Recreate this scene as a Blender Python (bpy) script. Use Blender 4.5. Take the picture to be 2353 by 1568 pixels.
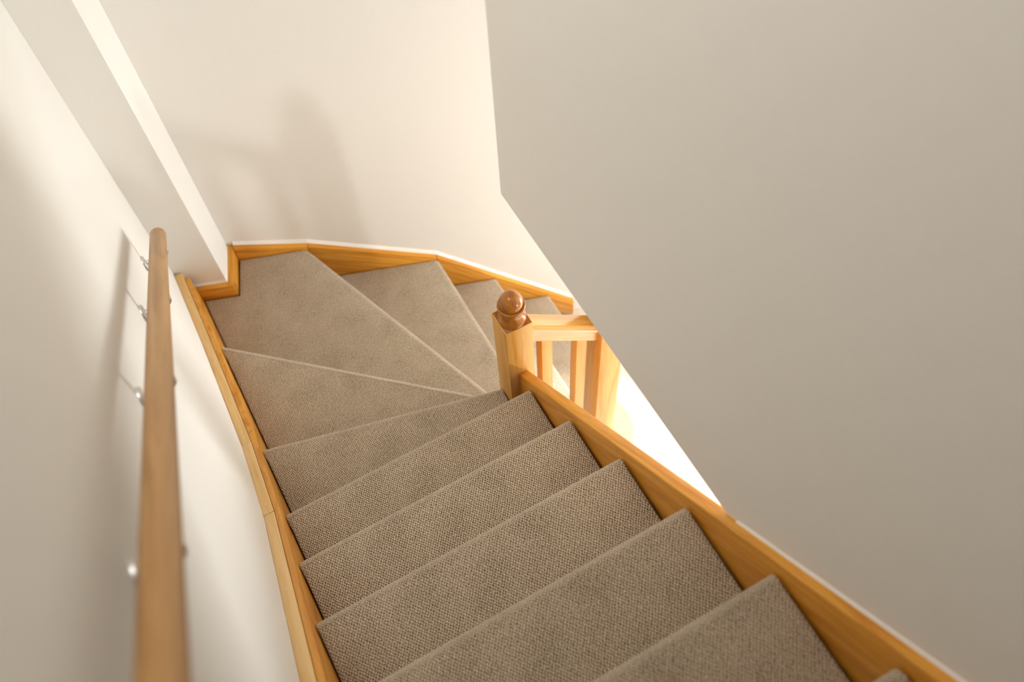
import bpy, bmesh, math
from mathutils import Vector, Matrix

for o in list(bpy.data.objects):
    bpy.data.objects.remove(o)
scene = bpy.context.scene
col = scene.collection

# ------------------------------------------------------------------ camera
F_PX, YAW, PITCH, ROLL = 2164.34, 0.432612, 1.047895, 0.0841528
fwd = Vector((math.sin(YAW) * math.cos(PITCH), math.cos(YAW) * math.cos(PITCH), -math.sin(PITCH)))
rgt = Vector((math.cos(YAW), -math.sin(YAW), 0))
dwn = fwd.cross(rgt)
cr, sr = math.cos(ROLL), math.sin(ROLL)
cx_, cy_ = cr * rgt + sr * dwn, -sr * rgt + cr * dwn
camd = bpy.data.cameras.new('camera')
camd.sensor_fit = 'HORIZONTAL'
camd.sensor_width = 36.0
camd.lens = 36.0 * F_PX / 2353.0
camd.clip_start = 0.02
camd.dof.use_dof = True
camd.dof.focus_distance = 2.62
camd.dof.aperture_fstop = 2.1
cam = bpy.data.objects.new('camera', camd)
col.objects.link(cam)
M = Matrix((cx_, -cy_, -fwd)).transposed().to_4x4()
M.translation = Vector((0.2204676, -1.1500348, 2.5164622))
cam.matrix_world = M
scene.camera = cam

# ------------------------------------------------------------------ light
scene.view_settings.view_transform = 'Standard'
scene.view_settings.look = 'None'
scene.view_settings.exposure = 0.0
scene.view_settings.gamma = 1.0
scene.view_settings.use_curve_mapping = False

scene.cycles.adaptive_threshold = 0.03
scene.cycles.max_bounces = 8

world = bpy.data.worlds.new('world')
scene.world = world
world.use_nodes = True
bg = world.node_tree.nodes['Background']
bg.inputs['Color'].default_value = (0.97, 1.0, 1.0, 1)
bg.inputs['Strength'].default_value = 0.2


def area(name, loc, target, sx, sy, power, color):
    l = bpy.data.lights.new(name, 'AREA')
    l.shape = 'RECTANGLE'
    l.size, l.size_y = sx, sy
    l.energy = power
    l.color = color
    ob = bpy.data.objects.new(name, l)
    col.objects.link(ob)
    ob.location = loc
    ob.rotation_euler = (Vector(target) - Vector(loc)).to_track_quat('-Z', 'Y').to_euler()
    return ob


# low sun through the glazed hall, lighting the hall floor beside the bottom step
sun = bpy.data.lights.new('sun', 'SUN')
sun.energy = 7.0
sun.angle = math.radians(5.0)
sun.color = (0.97, 0.98, 1.0)
suno = bpy.data.objects.new('sun', sun)
col.objects.link(suno)
suno.rotation_euler = Vector((-0.72, 0.20, -0.60)).to_track_quat('-Z', 'Y').to_euler()
area('hall_window_light', (2.75, -3.45, 0.2), (1.1, 0.115, 0.0), 0.13, 0.36, 44, (0.97, 0.99, 1.0))
area('hall_door_light', (3.06, -0.26, -0.32), (0.0, -0.50, 0.0), 0.78, 1.1, 62, (0.96, 0.985, 1.0))
area('right_wall_fill', (-0.03, 0.35, 2.9), (0.8, -0.1, 1.5), 0.8, 0.9, 29, (1.0, 0.985, 0.955))  # unseen fill added to brighten the right wall, no window behind it

# ------------------------------------------------------------------ materials
def new_mat(name):
    m = bpy.data.materials.new(name)
    m.use_nodes = True
    nt = m.node_tree
    return m, nt, nt.nodes['Principled BSDF'], nt.links


def paint(name, colr):
    m, nt, b, L = new_mat(name)
    tc = nt.nodes.new('ShaderNodeTexCoord')
    n = nt.nodes.new('ShaderNodeTexNoise')
    n.inputs['Scale'].default_value = 160
    n.inputs['Detail'].default_value = 0
    L.new(tc.outputs['Object'], n.inputs['Vector'])
    mx = nt.nodes.new('ShaderNodeMix')
    mx.data_type = 'RGBA'
    mx.inputs[6].default_value = (*[c * 0.985 for c in colr], 1)
    mx.inputs[7].default_value = (*[min(c * 1.015, 1) for c in colr], 1)
    L.new(n.outputs['Fac'], mx.inputs[0])
    L.new(mx.outputs[2], b.inputs['Base Color'])
    b.inputs['Roughness'].default_value = 0.75
    b.inputs['Specular IOR Level'].default_value = 0.25
    return m


def wood(name, light, dark, rough=0.36, coat=0.12, gscale=1.0):
    m, nt, b, L = new_mat(name)
    tc = nt.nodes.new('ShaderNodeTexCoord')
    oi = nt.nodes.new('ShaderNodeObjectInfo')
    sh = nt.nodes.new('ShaderNodeVectorMath')
    sh.operation = 'ADD'
    mul = nt.nodes.new('ShaderNodeVectorMath')
    mul.operation = 'SCALE'
    mul.inputs['Scale'].default_value = 7.3
    cmb = nt.nodes.new('ShaderNodeCombineXYZ')
    for k in 'XYZ':
        L.new(oi.outputs['Random'], cmb.inputs[k])
    L.new(cmb.outputs['Vector'], mul.inputs[0])
    L.new(tc.outputs['Object'], sh.inputs[0])
    L.new(mul.outputs['Vector'], sh.inputs[1])
    mp = nt.nodes.new('ShaderNodeMapping')
    mp.inputs['Scale'].default_value = (1.6 * gscale, 26 * gscale, 26 * gscale)
    L.new(sh.outputs['Vector'], mp.inputs['Vector'])
    n = nt.nodes.new('ShaderNodeTexNoise')
    n.inputs['Scale'].default_value = 1.0
    n.inputs['Detail'].default_value = 3
    n.inputs['Distortion'].default_value = 1.4
    L.new(mp.outputs['Vector'], n.inputs['Vector'])
    mp2 = nt.nodes.new('ShaderNodeMapping')
    mp2.inputs['Scale'].default_value = (14 * gscale, 420 * gscale, 420 * gscale)
    L.new(sh.outputs['Vector'], mp2.inputs['Vector'])
    n2 = nt.nodes.new('ShaderNodeTexNoise')
    n2.inputs['Scale'].default_value = 1.0
    n2.inputs['Detail'].default_value = 1
    L.new(mp2.outputs['Vector'], n2.inputs['Vector'])
    add = nt.nodes.new('ShaderNodeMath')
    add.operation = 'MULTIPLY_ADD'
    add.inputs[1].default_value = 0.35
    L.new(n2.outputs['Fac'], add.inputs[0])
    L.new(n.outputs['Fac'], add.inputs[2])
    r = nt.nodes.new('ShaderNodeValToRGB')
    r.color_ramp.elements[0].position = 0.45
    r.color_ramp.elements[0].color = (*dark, 1)
    r.color_ramp.elements[1].position = 0.78
    r.color_ramp.elements[1].color = (*light, 1)
    L.new(add.outputs[0], r.inputs['Fac'])
    L.new(r.outputs['Color'], b.inputs['Base Color'])
    bp = nt.nodes.new('ShaderNodeBump')
    bp.inputs['Strength'].default_value = 0.06
    bp.inputs['Distance'].default_value = 0.001
    L.new(n2.outputs['Fac'], bp.inputs['Height'])
    L.new(bp.outputs['Normal'], b.inputs['Normal'])
    b.inputs['Roughness'].default_value = rough
    b.inputs['Coat Weight'].default_value = coat
    b.inputs['Specular IOR Level'].default_value = 0.35
    b.inputs['Coat Roughness'].default_value = 0.22
    return m


def carpet_material():
    m, nt, b, L = new_mat('loop_pile_carpet')
    N = nt.nodes

    def math_(op, a=None, c=None, v1=None, v2=None):
        x = N.new('ShaderNodeMath')
        x.operation = op
        if a is not None:
            L.new(a, x.inputs[0])
        if c is not None:
            L.new(c, x.inputs[1])
        if v1 is not None:
            x.inputs[0].default_value = v1
        if v2 is not None:
            x.inputs[1].default_value = v2
        return x.outputs[0]
    tc = N.new('ShaderNodeTexCoord')
    nz = N.new('ShaderNodeTexNoise')
    nz.inputs['Scale'].default_value = 130
    nz.inputs['Detail'].default_value = 1
    L.new(tc.outputs['Object'], nz.inputs['Vector'])
    sub = N.new('ShaderNodeVectorMath')
    sub.operation = 'SUBTRACT'
    L.new(nz.outputs['Color'], sub.inputs[0])
    sub.inputs[1].default_value = (0.5, 0.5, 0.5)
    sc = N.new('ShaderNodeVectorMath')
    sc.operation = 'SCALE'
    sc.inputs['Scale'].default_value = 0.0052
    L.new(sub.outputs[0], sc.inputs[0])
    av = N.new('ShaderNodeVectorMath')
    av.operation = 'ADD'
    L.new(tc.outputs['Object'], av.inputs[0])
    L.new(sc.outputs[0], av.inputs[1])
    sep = N.new('ShaderNodeSeparateXYZ')
    L.new(av.outputs[0], sep.inputs[0])
    v = math_('SUBTRACT', sep.outputs['Y'], sep.outputs['Z'])
    cu = math_('COSINE', math_('MULTIPLY', sep.outputs['X'], v2=2 * math.pi / 0.0076))
    cv = math_('COSINE', math_('MULTIPLY', v, v2=2 * math.pi / 0.0100))
    prod = math_('MULTIPLY', cu, cv)
    h = math_('MULTIPLY_ADD', prod, v2=0.5)
    h.node.inputs[2].default_value = 0.5
    # tiny yarn fibres
    fz = N.new('ShaderNodeTexNoise')
    fz.inputs['Scale'].default_value = 520
    fz.inputs['Detail'].default_value = 1
    L.new(tc.outputs['Object'], fz.inputs['Vector'])
    hf = N.new('ShaderNodeMath')
    hf.operation = 'MULTIPLY_ADD'
    hf.inputs[1].default_value = 0.7
    L.new(fz.outputs['Fac'], hf.inputs[0])
    L.new(h, hf.inputs[2])
    bp = N.new('ShaderNodeBump')
    bp.inputs['Strength'].default_value = 0.85
    bp.inputs['Distance'].default_value = 0.0028
    L.new(hf.outputs[0], bp.inputs['Height'])
    L.new(bp.outputs['Normal'], b.inputs['Normal'])
    # yarn colour: heather mix, darker down between the loops
    big = N.new('ShaderNodeTexNoise')
    big.inputs['Scale'].default_value = 9
    big.inputs['Detail'].default_value = 2
    L.new(tc.outputs['Object'], big.inputs['Vector'])
    mixf = N.new('ShaderNodeMath')
    mixf.operation = 'MULTIPLY_ADD'
    mixf.inputs[1].default_value = 0.30
    L.new(big.outputs['Fac'], mixf.inputs[0])
    sh_ = math_('SUBTRACT', hf.outputs[0], v2=0.47)
    L.new(sh_, mixf.inputs[2])
    r = N.new('ShaderNodeValToRGB')
    e = r.color_ramp.elements
    e[0].position = 0.12
    e[0].color = (0.135, 0.087, 0.046, 1)
    e[1].position = 0.86
    e[1].color = (0.78, 0.635, 0.465, 1)
    L.new(mixf.outputs[0], r.inputs['Fac'])
    L.new(r.outputs['Color'], b.inputs['Base Color'])
    b.inputs['Roughness'].default_value = 0.95
    b.inputs['Specular IOR Level'].default_value = 0.1
    b.inputs['Sheen Weight'].default_value = 0.7
    b.inputs['Sheen Roughness'].default_value = 0.35
    b.inputs['Sheen Tint'].default_value = (1, 0.9, 0.78, 1)
    return m


M_wall = paint('warm_white_paint', (0.87, 0.84, 0.785))
M_caulk = paint('white_caulk', (0.88, 0.85, 0.79))
M_wood = wood('varnished_pine', (0.76, 0.35, 0.045), (0.54, 0.19, 0.009))
M_post = wood('varnished_oak', (0.74, 0.40, 0.105), (0.62, 0.275, 0.038))
M_cap_lit = wood('lit_pine_capping', (0.86, 0.58, 0.26), (0.76, 0.45, 0.16))  # pine lightened in colour to imitate bright light on the capping
M_gloss = wood('glossy_oak_rail', (0.74, 0.40, 0.105), (0.62, 0.275, 0.038), rough=0.16, coat=0.9)
M_top_shade = wood('post_top_shade', (0.36, 0.12, 0.012), (0.22, 0.055, 0.003), gscale=2.0)  # darkened wood colour, stands in for shade on the post top
M_finial = wood('turned_oak', (0.43, 0.16, 0.018), (0.27, 0.075, 0.004), rough=0.22, coat=0.35, gscale=1.6)
M_rail = wood('beech_rail', (0.47, 0.255, 0.088), (0.35, 0.165, 0.042), rough=0.45, coat=0.1)
M_floor = wood('pale_wood_floor', (0.70, 0.62, 0.52), (0.62, 0.53, 0.42), rough=0.35, coat=0.3, gscale=0.5)
M_board = wood('bare_timber', (0.30, 0.16, 0.06), (0.22, 0.105, 0.035), rough=0.7, coat=0.0)
M_carpet = carpet_material()
M_steel, _nt, _b, _l = new_mat('satin_chrome')
_b.inputs['Base Color'].default_value = (0.72, 0.70, 0.69, 1)
_b.inputs['Metallic'].default_value = 1.0
_b.inputs['Roughness'].default_value = 0.42
M_plug, _nt, _b, _l = new_mat('pale_filler')
_b.inputs['Base Color'].default_value = (0.78, 0.66, 0.48, 1)

# ------------------------------------------------------------------ helpers
def tag(o, label=None, cat=None, kind=None, group=None):
    for k, v in (('label', label), ('category', cat), ('kind', kind), ('group', group)):
        if v:
            o[k] = v
    return o


def finish(name, bm, mat, parent=None, frame=None, smooth=35):
    """Link a world-space bmesh as one object whose local X runs along the given frame."""
    if frame is None:
        frame = Matrix.Identity(4)
    bm.transform(frame.inverted())
    bmesh.ops.recalc_face_normals(bm, faces=bm.faces)
    me = bpy.data.meshes.new(name)
    bm.to_mesh(me)
    bm.free()
    me.materials.append(mat)
    if smooth:
        for p in me.polygons:
            p.use_smooth = True
        me.set_sharp_from_angle(angle=math.radians(smooth))
    ob = bpy.data.objects.new(name, me)
    col.objects.link(ob)
    if parent is not None:
        ob.parent = parent
        ob.matrix_parent_inverse = Matrix.Identity(4)
        pw = Matrix.Identity(4)
        q = parent
        chain = []
        while q is not None:
            chain.append(q)
            q = q.parent
        for q in reversed(chain):
            pw = pw @ q.matrix_basis
        ob.matrix_basis = pw.inverted() @ frame
    else:
        ob.matrix_basis = frame
    return ob


def frame(origin, xdir, zhint=(0, 0, 1)):
    x = Vector(xdir).normalized()
    z = Vector(zhint)
    y = z.cross(x).normalized()
    z = x.cross(y).normalized()
    m = Matrix((x, y, z)).transposed().to_4x4()
    m.translation = Vector(origin)
    return m


def empty(name, loc=(0, 0, 0)):
    o = bpy.data.objects.new(name, None)
    o.empty_display_size = 0.1
    col.objects.link(o)
    o.location = loc
    return o


def prism(pts, ext, bevel=0.0, seg=2, bm=None):
    """pts: 3D polygon; ext: extrusion vector."""
    b = bmesh.new()
    vs = [b.verts.new(Vector(p)) for p in pts]
    f = b.faces.new(vs)
    r = bmesh.ops.extrude_face_region(b, geom=[f])
    bmesh.ops.translate(b, vec=Vector(ext), verts=[v for v in r['geom'] if isinstance(v, bmesh.types.BMVert)])
    bmesh.ops.recalc_face_normals(b, faces=b.faces)
    if bevel:
        bmesh.ops.bevel(b, geom=list(b.edges), offset=bevel, segments=seg, profile=0.5, affect='EDGES', clamp_overlap=True)
    if bm is None:
        return b
    me = bpy.data.meshes.new('tmp')
    b.to_mesh(me)
    b.free()
    bm.from_mesh(me)
    bpy.data.meshes.remove(me)
    return bm


def box(x0, x1, y0, y1, z0, z1, bevel=0.0, bm=None, seg=2):
    return prism([(x0, y0, z0), (x1, y0, z0), (x1, y1, z0), (x0, y1, z0)], (0, 0, z1 - z0), bevel, seg, bm)


def lathe(profile, c, n=48):
    b = bmesh.new()
    rings = []
    for r, z in profile:
        if r < 1e-5:
            rings.append([b.verts.new((c[0], c[1], c[2] + z))])
        else:
            rings.append([b.verts.new((c[0] + r * math.cos(2 * math.pi * i / n), c[1] + r * math.sin(2 * math.pi * i / n), c[2] + z)) for i in range(n)])
    for a, d in zip(rings, rings[1:]):
        for i in range(n):
            j = (i + 1) % n
            if len(a) == 1 and len(d) == 1:
                continue
            if len(d) == 1:
                b.faces.new((a[i], a[j], d[0]))
            elif len(a) == 1:
                b.faces.new((a[0], d[j], d[i]))
            else:
                b.faces.new((a[i], a[j], d[j], d[i]))
    return b


def sweep(path, section, bm=None, close_ends=True, up=(0, 0, 1)):
    """sweep a closed 2D section (u sideways, v up) along a 3D path."""
    b = bm or bmesh.new()
    path = [Vector(p) for p in path]
    rows = []
    for i, p in enumerate(path):
        t = ((path[min(i + 1, len(path) - 1)] - path[max(i - 1, 0)])).normalized()
        s = t.cross(Vector(up)).normalized()
        v = s.cross(t).normalized()
        rows.append([b.verts.new(p + s * a + v * c) for a, c in section])
    n = len(section)
    for a, d in zip(rows, rows[1:]):
        for i in range(n):
            j = (i + 1) % n
            b.faces.new((a[i], a[j], d[j], d[i]))
    if close_ends:
        b.faces.new(rows[0][::-1])
        b.faces.new(rows[-1])
    return b


def circle(r, n=20):
    return [(r * math.cos(2 * math.pi * i / n), r * math.sin(2 * math.pi * i / n)) for i in range(n)]


# ------------------------------------------------------------------ plan of the stair
G, RI = 0.230993, 0.213721          # going and rise
K = RI / G
W = 0.80                            # clear width between the strings
A20 = math.radians(20)
E1 = Vector((math.cos(A20), -math.sin(A20), 0))   # along the slanted far wall
E2 = Vector((math.sin(A20), math.cos(A20), 0))    # away from the stair
ZF = -7 * RI                        # hall floor
XL = -0.05                          # face of the left wall
XR = 0.822                          # face of the right wall
ZS = 0.745                          # lower edge of the right wall, level with the hall ceiling
YC = 0.145                          # end of the right wall
D_FAR, D_COL, S_COL = 1.425, 1.248, -0.330


def SD(s, d, z=0.0):
    return E1 * s + E2 * d + Vector((0, 0, z))


def far_y(x, d=1.397):
    return (d - E2.x * x) / E2.y


# ------------------------------------------------------------------ setting
tag(finish('floor', box(-0.05, 5.2, -5.5, 2.2, ZF - 0.1, ZF), M_floor, None, frame((0, 0, 0), (0.3, 1, 0)), 0), 'pale sunlit wooden hall floor at the foot of the stairs', 'floor', 'structure')
tag(finish('wall_left', box(-0.20, XL, -3.2, 1.75, -1.7, 3.7), M_wall, smooth=0), 'warm white wall with the handrail beside the stairs', 'wall', 'structure')
tag(finish('wall_back', prism([SD(S_COL - 0.3, D_FAR, -1.7), SD(3.6, D_FAR, -1.7), SD(3.6, D_FAR, 3.7), SD(S_COL - 0.3, D_FAR, 3.7)], E2 * 0.15), M_wall, smooth=0), 'slanted warm white wall behind the winding steps', 'wall', 'structure')
tag(finish('wall_corner', prism([SD(-0.62, D_COL, -1.7), SD(S_COL, D_COL, -1.7), SD(S_COL, D_COL, 3.7), SD(-0.62, D_COL, 3.7)], E2 * (D_FAR - D_COL + 0.01)), M_wall, smooth=0), 'boxed white wall projection in the corner of the stairs', 'wall', 'structure')
tag(finish('wall_right', box(XR, XR + 0.12, -3.2, YC, ZS, 3.7), M_wall, smooth=0), 'large plain beige wall on the right, above the hall opening', 'wall', 'structure')
tag(finish('wall_upper', box(XR + 0.12, 3.1, YC - 0.12, YC, ZS + 0.22, 3.7), M_wall, smooth=0), 'upper wall returning from the right wall over the hall', 'wall', 'structure')
tag(finish('wall_sun_block', box(3.1, 3.22, YC - 0.12, 1.2, ZF, 3.7), M_wall, smooth=0), 'unseen wall added at the end of the hall to block sun', 'wall', 'structure')  # out of view, added to keep sun off the far side of the floor
tag(finish('wall_rear', box(XL, XR, -3.2, -3.1, 1.4, 3.7), M_wall, smooth=0), 'wall at the head of the stairs behind the landing', 'wall', 'structure')
tag(finish('ceiling', box(XR + 0.12, 3.1, -3.2, YC, ZS, ZS + 0.22), M_wall, smooth=0), 'white hall ceiling under the upper floor', 'ceiling', 'structure')
tag(finish('ceiling_upper', box(-0.2, 3.9, -3.2, 2.0, 3.7, 3.8), M_wall, smooth=0), 'white ceiling high above the stairwell', 'ceiling', 'structure')

# ------------------------------------------------------------------ staircase
stair = tag(empty('staircase', (0.4, 0, ZF)), 'carpeted winding staircase with orange varnished wood strings, newel post and banister', 'staircase')


def step(poly, nose, z, riser=True):
    """poly: plan outline; nose: (i, j) indices of the nosing edge(s) as a list of vertex indices along it."""
    t = 0.046
    b = bmesh.new()
    vs = [b.verts.new((p[0], p[1], z)) for p in poly]
    f = b.faces.new(vs)
    r = bmesh.ops.extrude_face_region(b, geom=[f])
    low = [v for v in r['geom'] if isinstance(v, bmesh.types.BMVert)]
    bmesh.ops.translate(b, vec=(0, 0, -t), verts=low)
    P = [Vector((p[0], p[1], 0)) for p in poly]
    npairs = [(P[nose[i]], P[nose[i + 1]]) for i in range(len(nose) - 1)]

    def on_nose(e):
        a, c = (Vector((v.co.x, v.co.y, 0)) for v in e.verts)
        return abs(e.verts[0].co.z - e.verts[1].co.z) < 1e-6 and any(((a - p).length < 1e-5 and (c - q).length < 1e-5) or ((a - q).length < 1e-5 and (c - p).length < 1e-5) for p, q in npairs)
    ne = [e for e in b.edges if on_nose(e)]
    bmesh.ops.bevel(b, geom=ne, offset=0.0220, segments=7, profile=0.5, affect='EDGES')
    side = [e for e in b.edges if all(abs(v.co.z - z) < 1e-5 for v in e.verts) and len(e.link_faces) == 2 and abs(e.calc_face_angle(0)) > 1.2]
    bmesh.ops.bevel(b, geom=side, offset=0.008, segments=3, profile=0.5, affect='EDGES')
    # carpeted riser below the nosing
    if riser:
        cen = sum(P, Vector()) / len(P)
        for p, q in npairs:
            d = (q - p).normalized()
            n = Vector((-d.y, d.x, 0))
            if n.dot(cen - p) < 0:
                n = -n
            p2, q2 = p + n * 0.024, q + n * 0.024
            prism([p2 + Vector((0, 0, z - t + 0.004)), q2 + Vector((0, 0, z - t + 0.004)), q2 + Vector((0, 0, z - RI)), p2 + Vector((0, 0, z - RI))], n * 0.015, bm=b)
    p, q = P[nose[0]], P[nose[1]]
    d = (q - p).normalized()
    cen = sum(P, Vector()) / len(P)
    n = Vector((-d.y, d.x, 0))
    if n.dot(cen - p) > 0:
        d = -d
    fr = frame((p.x, p.y, z), d)
    ob = finish('carpeted_step', b, M_carpet, stair, fr, 50)
    if len(nose) > 2:
        return ob
    # the timber tread under the carpet, housed in the strings on both sides
    m2 = fr.copy()
    loc = [m2.inverted() @ Vector((p_.x, p_.y, z)) for p_ in P]
    xm = (min(v.x for v in loc) + max(v.x for v in loc)) / 2
    xs = 1 + 0.022 / (max(v.x for v in loc) - min(v.x for v in loc))
    outl = [m2 @ Vector((xm + (v.x - xm) * xs, min(v.y, -0.028), -t)) for v in loc]
    finish('tread_board', prism(outl, (0, 0, -0.020)), M_board, ob, fr, 0)
    return ob


g0, g1 = 0.004, 0.792
for j in range(8, -1, -1):                                         # straight flight
    y = -j * G
    if j == 8:
        poly = [(g0, y), (g1, y), (g1, y - 1.1), (g0, y - 1.1)]   # the landing
    else:
        poly = [(g0, y), (g1, y), (g1, y - G - 0.03), (g0, y - G - 0.03)]
    step(poly, [0, 1], j * RI)

NX0, NX1, NY0, NY1 = 0.768, 0.855, 0.073, 0.160                    # newel post
# three winders turning around the newel post
step([(g0, 0.336), (0.764, 0.147), (0.764, 0.066), (g1, 0.066), (g1, -0.03), (g0, -0.03)], [0, 1], -RI)
step([(g0, 0.916), (0.832, 0.166), (0.762, 0.166), (0.762, 0.11), (g0, 0.296)], [0, 1], -2 * RI)
c_in = SD(-0.298, 1.217)
c_far = SD(-0.296, 1.392)
wl = Vector((0.466, far_y(0.466, 1.392), 0))
step([(wl.x, wl.y), (0.868, 0.166), (0.80, 0.166), (g0, 0.87), (g0, (1.217 - E2.x * g0) / E2.y), (c_in.x, c_in.y), (c_far.x, c_far.y)], [0, 1], -3 * RI)
# lower flight
x4, x5, x6 = 0.957, 1.187, 1.416
yi = 0.135
step([(x4, far_y(x4, 1.392)), (x4, yi), (0.858, yi), (0.858, 0.166), (0.835, 0.166), (0.43, far_y(0.43, 1.392))], [0, 1], -4 * RI)
step([(x5, far_y(x5, 1.392)), (x5, 0.164), (1.09, 0.164), (1.09, yi), (x4 - 0.03, yi), (x4 - 0.03, far_y(x4 - 0.03, 1.392))], [0, 1], -5 * RI)
# bottom step with a rounded bullnose end in front of the lower post
arc = [(1.273 + 0.143 * math.cos(a), 0.245 + 0.143 * math.sin(a)) for a in [-math.radians(d) for d in range(0, 91, 9)]]
poly6 = [(x6, far_y(x6, 1.392))] + arc + [(1.192, 0.102), (1.192, 0.164), (x5 - 0.03, 0.164), (x5 - 0.03, far_y(x5 - 0.03, 1.392))]
step(poly6, list(range(0, len(arc) + 1)), -6 * RI)


def board(name, pts, ext, xdir, mat=M_wood, bevel=0.003, parent=stair, zh=(0, 0, 1)):
    return finish(name, prism(pts, ext, bevel), mat, parent, frame(pts[0], xdir, zh), 40)


def top_line(y):                                                    # top of the left wall string
    pts = [(-2.2, 2.2 * K + 0.03), (0.0, 0.032), (0.37, -0.205), (0.93, -0.390), (1.36, -0.478)]
    for (a, za), (b_, zb) in zip(pts, pts[1:]):
        if a <= y <= b_:
            return za + (zb - za) * (y - a) / (b_ - a)
    return pts[-1][1]


# left wall string beside the treads
ys = [-2.2, 0.0, 0.37, 0.93, 1.297]
tops = [(-0.0005, y, top_line(y)) for y in ys]
bots = [(-0.0005, y, top_line(y) - 0.30) for y in reversed(ys)]
ls = board('wall_string', tops + bots, (-0.0175, 0, 0), (0, -1, K), bevel=0.0035)
# capping strip between that string and the wall, in three lengths
for a, c in ((-2.2, 0.0105), (0.0109, 0.3715), (0.3719, 1.335)):
    yy = [a] + [y for y in ys if a < y < c] + [c]
    t = [(-0.0184, y, top_line(y) + 0.001) for y in yy]
    u = [(-0.0184, y, top_line(y) - 0.035) for y in reversed(yy)]
    cp = board('string_capping', t + u, (-0.0316, 0, 0), (0, yy[0] - yy[-1], t[0][2] - t[-1][2]), M_cap_lit, bevel=0.003)
    for py in (1.17, 0.80, 0.40, 0.055, -0.33):
        if a < py < c:
            nb = lathe([(0, 0.0018), (0.0026, 0.0012), (0.0032, 0)], (-0.035, py, top_line(py) + 0.001), 10)
            finish('nail_plug', nb, M_plug, cp)


def caulk(parent, path, side, r=0.007, mat=None):
    """soft white bead where a board meets the wall; side points from the wall over the board."""
    s = Vector(side).normalized() * r
    b = bmesh.new()
    rows = []
    for p in path:
        p = Vector(p)
        pts = [p - s * 0.15 + Vector((0, 0, -r * 0.3)), p + s * 1.0 + Vector((0, 0, -r * 0.25)), p + s * 0.75 + Vector((0, 0, r * 0.45)), p + s * 0.32 + Vector((0, 0, r * 1.0)), p - s * 0.15 + Vector((0, 0, r * 1.9))]
        rows.append([b.verts.new(q) for q in pts])
    for a_, d_ in zip(rows, rows[1:]):
        for i in range(5):
            k_ = (i + 1) % 5
            b.faces.new((a_[i], a_[k_], d_[k_], d_[i]))
    b.faces.new(rows[0][::-1])
    b.faces.new(rows[-1])
    return finish('caulk_bead', b, mat or M_caulk, parent, None, 60)


# boards round the boxed corner
zc = -0.574
cf = board('skirting_board', [SD(-0.475, 1.221, zc), SD(-0.302, 1.221, zc), SD(-0.302, 1.221, -0.70), SD(-0.475, 1.221, -0.70)], E2 * 0.027, E1)
caulk(cf, [SD(-0.49, 1.248, zc), SD(-0.329, 1.248, zc)], -E2)
cs = board('skirting_board', [SD(-0.302, 1.2215, zc + 0.001), SD(-0.302, 1.425, zc + 0.001), SD(-0.302, 1.425, -0.70), SD(-0.302, 1.2215, -0.70)], E1 * -0.028, E2)
caulk(cs, [SD(-0.330, 1.243, zc), SD(-0.330, 1.42, zc)], E1, 0.005)
# string along the slanted far wall, following the winders down to the hall
prof = [(-0.330, -0.562), (-0.012, -0.627), (0.505, -0.845), (1.119, -1.375)]
for i in range(3):
    (s0, z0), (s1, z1) = prof[i], prof[i + 1]
    if i == 0:
        s0, z0 = -0.301, z0 + (z1 - z0) * 0.029 / 0.318
    lo0 = max(z0 - 0.33, ZF + 0.0005)
    lo1 = max(z1 - 0.33, ZF + 0.0005)
    e = 0.0006
    fb = board('far_string', [SD(s0 + e, 1.397, z0), SD(s1 - e, 1.397, z1), SD(s1 - e, 1.397, lo1), SD(s0 + e, 1.397, lo0)], E2 * 0.028, SD(s1 - s0, 0, z1 - z0), bevel=0.0022)
    caulk(fb, [SD(s0, 1.425, z0), SD(s1, 1.425, z1)], -E2, 0.010)

# outer string on the right of the upper flight
def rt(y):
    return -K * y + 0.027


osb = board('outer_string', [(0.800, -2.2, rt(-2.2)), (0.800, NY0 + 0.002, rt(NY0)), (0.800, NY0 + 0.002, rt(NY0) - 0.30), (0.800, -2.2, rt(-2.2) - 0.30)], (0.031, 0, 0), (0, -1, K), bevel=0.003)
caulk(osb, [(XR, -0.80, rt(-0.80) + 0.001), (XR, -2.2, rt(-2.2) + 0.001)], (-1, 0, 0), 0.0045, M_wall)
# inner string of the lower flight, under the balusters
lsx = lambda x: -4 * RI + (x4 - x) * K + 0.03
board('inner_string', [(NX1 - 0.002, 0.101, lsx(NX1)), (1.101, 0.101, lsx(1.101)), (1.101, 0.101, lsx(1.101) - 0.30), (NX1 - 0.002, 0.101, lsx(NX1) - 0.30)], (0, 0.029, 0), (1, 0, -K))

FIN = [(0, 0), (0.0405, 0.0), (0.0415, 0.003), (0.0415, 0.007), (0.0395, 0.013), (0.0360, 0.020), (0.0325, 0.028), (0.0312, 0.036), (0.0322, 0.044), (0.0350, 0.052), (0.0385, 0.058), (0.0402, 0.062), (0.0407, 0.066), (0.0402, 0.0695), (0.0385, 0.0715), (0.0355, 0.0720), (0.0330, 0.0708)]
cz, br = 0.0835, 0.0345
a0 = math.asin((0.0722 - cz) / br)
FIN += [(br * math.cos(a), cz + br * math.sin(a)) for a in [a0 + (math.pi / 2 - a0) * i / 14 for i in range(15)]][:-1] + [(0, cz + br)]


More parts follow.
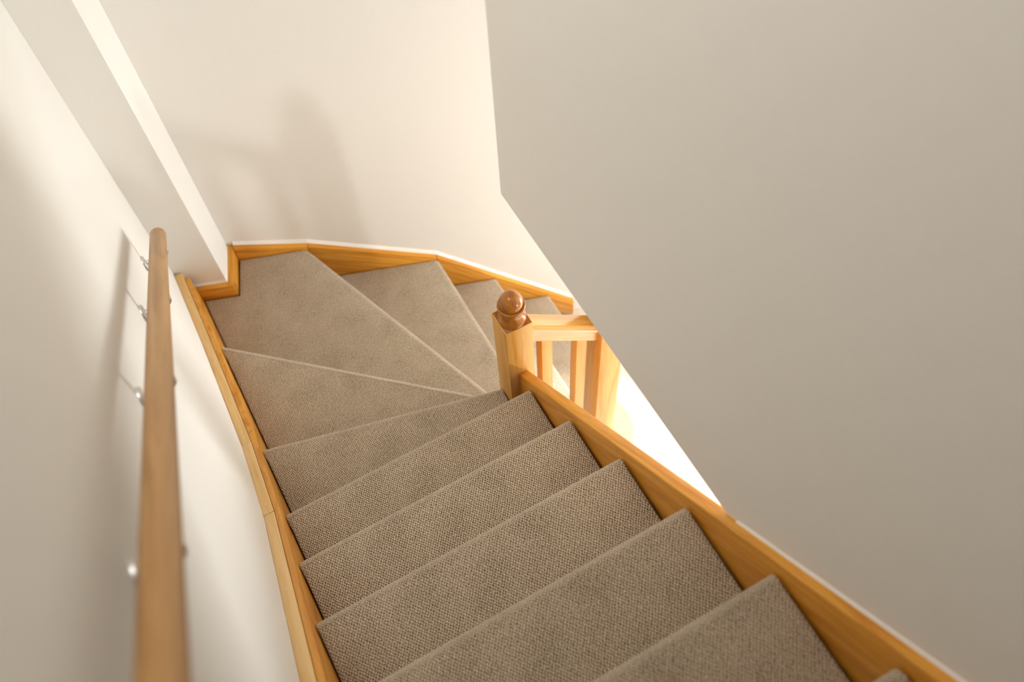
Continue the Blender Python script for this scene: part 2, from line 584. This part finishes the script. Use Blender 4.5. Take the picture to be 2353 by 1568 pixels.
def newel(x0, x1, y0, y1, z0, z1):
    p = finish('newel_post', box(x0, x1, y0, y1, z0, z1, 0.0022), M_post, stair, frame(((x0 + x1) / 2, (y0 + y1) / 2, z0), (0, 0, 1), (0, 1, 0)), 40)
    tb = finish('newel_top_shade', box(x0 + 0.0025, x1 - 0.0025, y0 + 0.0025, y1 - 0.0025, z1 - 0.004, z1 + 0.0006, 0.0004), M_top_shade, p, frame(((x0 + x1) / 2, (y0 + y1) / 2, z1), (0.3, 1, 0)), 40)  # added dark plate, shade of the top face put into its colour
    tb['label'] = 'thin dark plate painting shade onto the top of the post'
    fb = lathe(FIN, ((x0 + x1) / 2, (y0 + y1) / 2, z1 - 0.0005))
    f = finish('finial', fb, M_finial, p, frame(((x0 + x1) / 2, (y0 + y1) / 2, z1), (0.2, 0.97, 0.1)), 50)
    f['label'] = 'turned ball finial of darker polished wood'
    return p


n1 = newel(NX0, NX1, NY0, NY1, -0.95, 0.2245)
n1['label'] = 'square newel post at the turn of the stairs'
n2 = newel(1.0995, 1.1865, NY0, NY1, ZF, 0.075)
n2['label'] = 'lower newel post at the bottom step, its top hidden by the wall'

# banister rail and balusters of the lower flight
def rail_z(x):
    return 0.168 - 0.862 * (x - 0.866)


sec = [(-0.0225, 0.0), (0.0225, 0.0), (0.0275, -0.006), (0.0275, -0.0075), (0.0255, -0.0085), (0.0290, -0.013), (0.0290, -0.024), (0.0270, -0.029), (0.0225, -0.031), (0.0215, -0.036), (0.0215, -0.071),
       (-0.0215, -0.071), (-0.0215, -0.036), (-0.0225, -0.031), (-0.0270, -0.029), (-0.0290, -0.024), (-0.0290, -0.013), (-0.0255, -0.0085), (-0.0275, -0.0075), (-0.0275, -0.006)]
xa, xb = NX1 - 0.001, 1.1005
hb = bmesh.new()
rows = []
for x in (xa, xb):
    ln = math.sqrt(1 + 0.862 ** 2)
    rows.append([hb.verts.new((x, 0.1165 + u, rail_z(x) + v * ln)) for u, v in sec])
for i in range(len(sec)):
    k_ = (i + 1) % len(sec)
    hb.faces.new((rows[0][i], rows[0][k_], rows[1][k_], rows[1][i]))
hb.faces.new(rows[0][::-1])
hb.faces.new(rows[1])
finish('banister_rail', hb, M_gloss, stair, frame((xa, 0.1165, rail_z(xa)), (1, 0, -0.862)), 25)
for bx in (0.894, 1.021):
    zt0, zt1 = rail_z(bx) - 0.090, rail_z(bx + 0.038) - 0.090
    zb0, zb1 = lsx(bx), lsx(bx + 0.038)
    pb = prism([(bx, 0.0965, zb0), (bx + 0.038, 0.0965, zb1), (bx + 0.038, 0.0965, zt1), (bx, 0.0965, zt0)], (0, 0.038, 0), 0.0015)
    finish('baluster', pb, M_post, stair, frame((bx, 0.0965, zb1), (0, 0, 1), (0, 1, 0)), 40)

# ------------------------------------------------------------------ handrail on the left wall
hand = tag(empty('handrail', (XL, 0, 0.9)), 'round pale wooden handrail on steel brackets along the left wall', 'handrail')
ra, rb = Vector((0.030, 0.814, 0.348)), Vector((0.010, -0.868, 1.721))
dr = (rb - ra).normalized()
rb2 = rb + dr * 1.2
rr = 0.0225
nseg = 24
rbm = bmesh.new()
rws = []
side = dr.cross(Vector((0, 0, 1))).normalized()
upv = side.cross(dr).normalized()
for dist, rad in ((0, rr * 0.86), (0.0015, rr * 0.95), (0.004, rr), (0.5, rr), (1.0, rr), (1.5, rr), (2.0, rr), ((rb2 - ra).length, rr)):
    c = ra + dr * dist
    rws.append([rbm.verts.new(c + side * rad * math.cos(2 * math.pi * i / nseg) + upv * rad * math.sin(2 * math.pi * i / nseg)) for i in range(nseg)])
for a_, d_ in zip(rws, rws[1:]):
    for i in range(nseg):
        k_ = (i + 1) % nseg
        rbm.faces.new((a_[i], a_[k_], d_[k_], d_[i]))
rbm.faces.new(rws[0][::-1])
rbm.faces.new(rws[-1])
finish('rail', rbm, M_rail, hand, frame(ra, dr, (0, 0, 1)), 40)


def rail_at(y):
    return ra + (rb - ra) * ((y - ra.y) / (rb.y - ra.y))


for by in (0.820, 0.334, -0.154, -0.652):
    c = rail_at(by)
    base = Vector((XL, by, c.z - 0.092))
    # wall plate: a domed disc against the wall
    pl = lathe([(0, 0.0), (0.024, 0.0), (0.024, 0.005), (0.022, 0.0075), (0.012, 0.009), (0, 0.0095)], (0, 0, 0), 28)
    pl.transform(Matrix.Translation(base) @ Matrix.Rotation(math.pi / 2, 4, 'Y'))
    plate = finish('bracket', pl, M_steel, hand, None, 40)
    under = c + Vector((0, 0, -rr * 1.28))
    ex, ez, br_ = c.x - 0.004, base.z - 0.003, 0.022
    pts = [base + Vector((0.005, 0, 0)), Vector((ex - br_ - 0.008, by, base.z - 0.001)), Vector((ex - br_, by, ez))]
    for i in range(1, 8):
        a = math.pi / 2 * i / 8
        pts.append(Vector((ex - br_ + br_ * math.sin(a), by, ez + br_ - br_ * math.cos(a))))
    pts += [Vector((ex, by, ez + br_)), Vector(((ex + under.x) / 2, by, (ez + br_ + under.z) / 2)), under]
    finish('bracket_arm', sweep(pts, circle(0.0070, 14), up=(0, 1, 0)), M_steel, plate, None, 60)
    sb = prism([under + Vector((-0.011, 0, 0)) - dr * 0.03, under + Vector((0.011, 0, 0)) - dr * 0.03, under + Vector((0.011, 0, 0)) + dr * 0.03, under + Vector((-0.011, 0, 0)) + dr * 0.03], (0, 0, 0.003), 0.0008)
    finish('bracket_saddle', sb, M_steel, plate, None, 40)
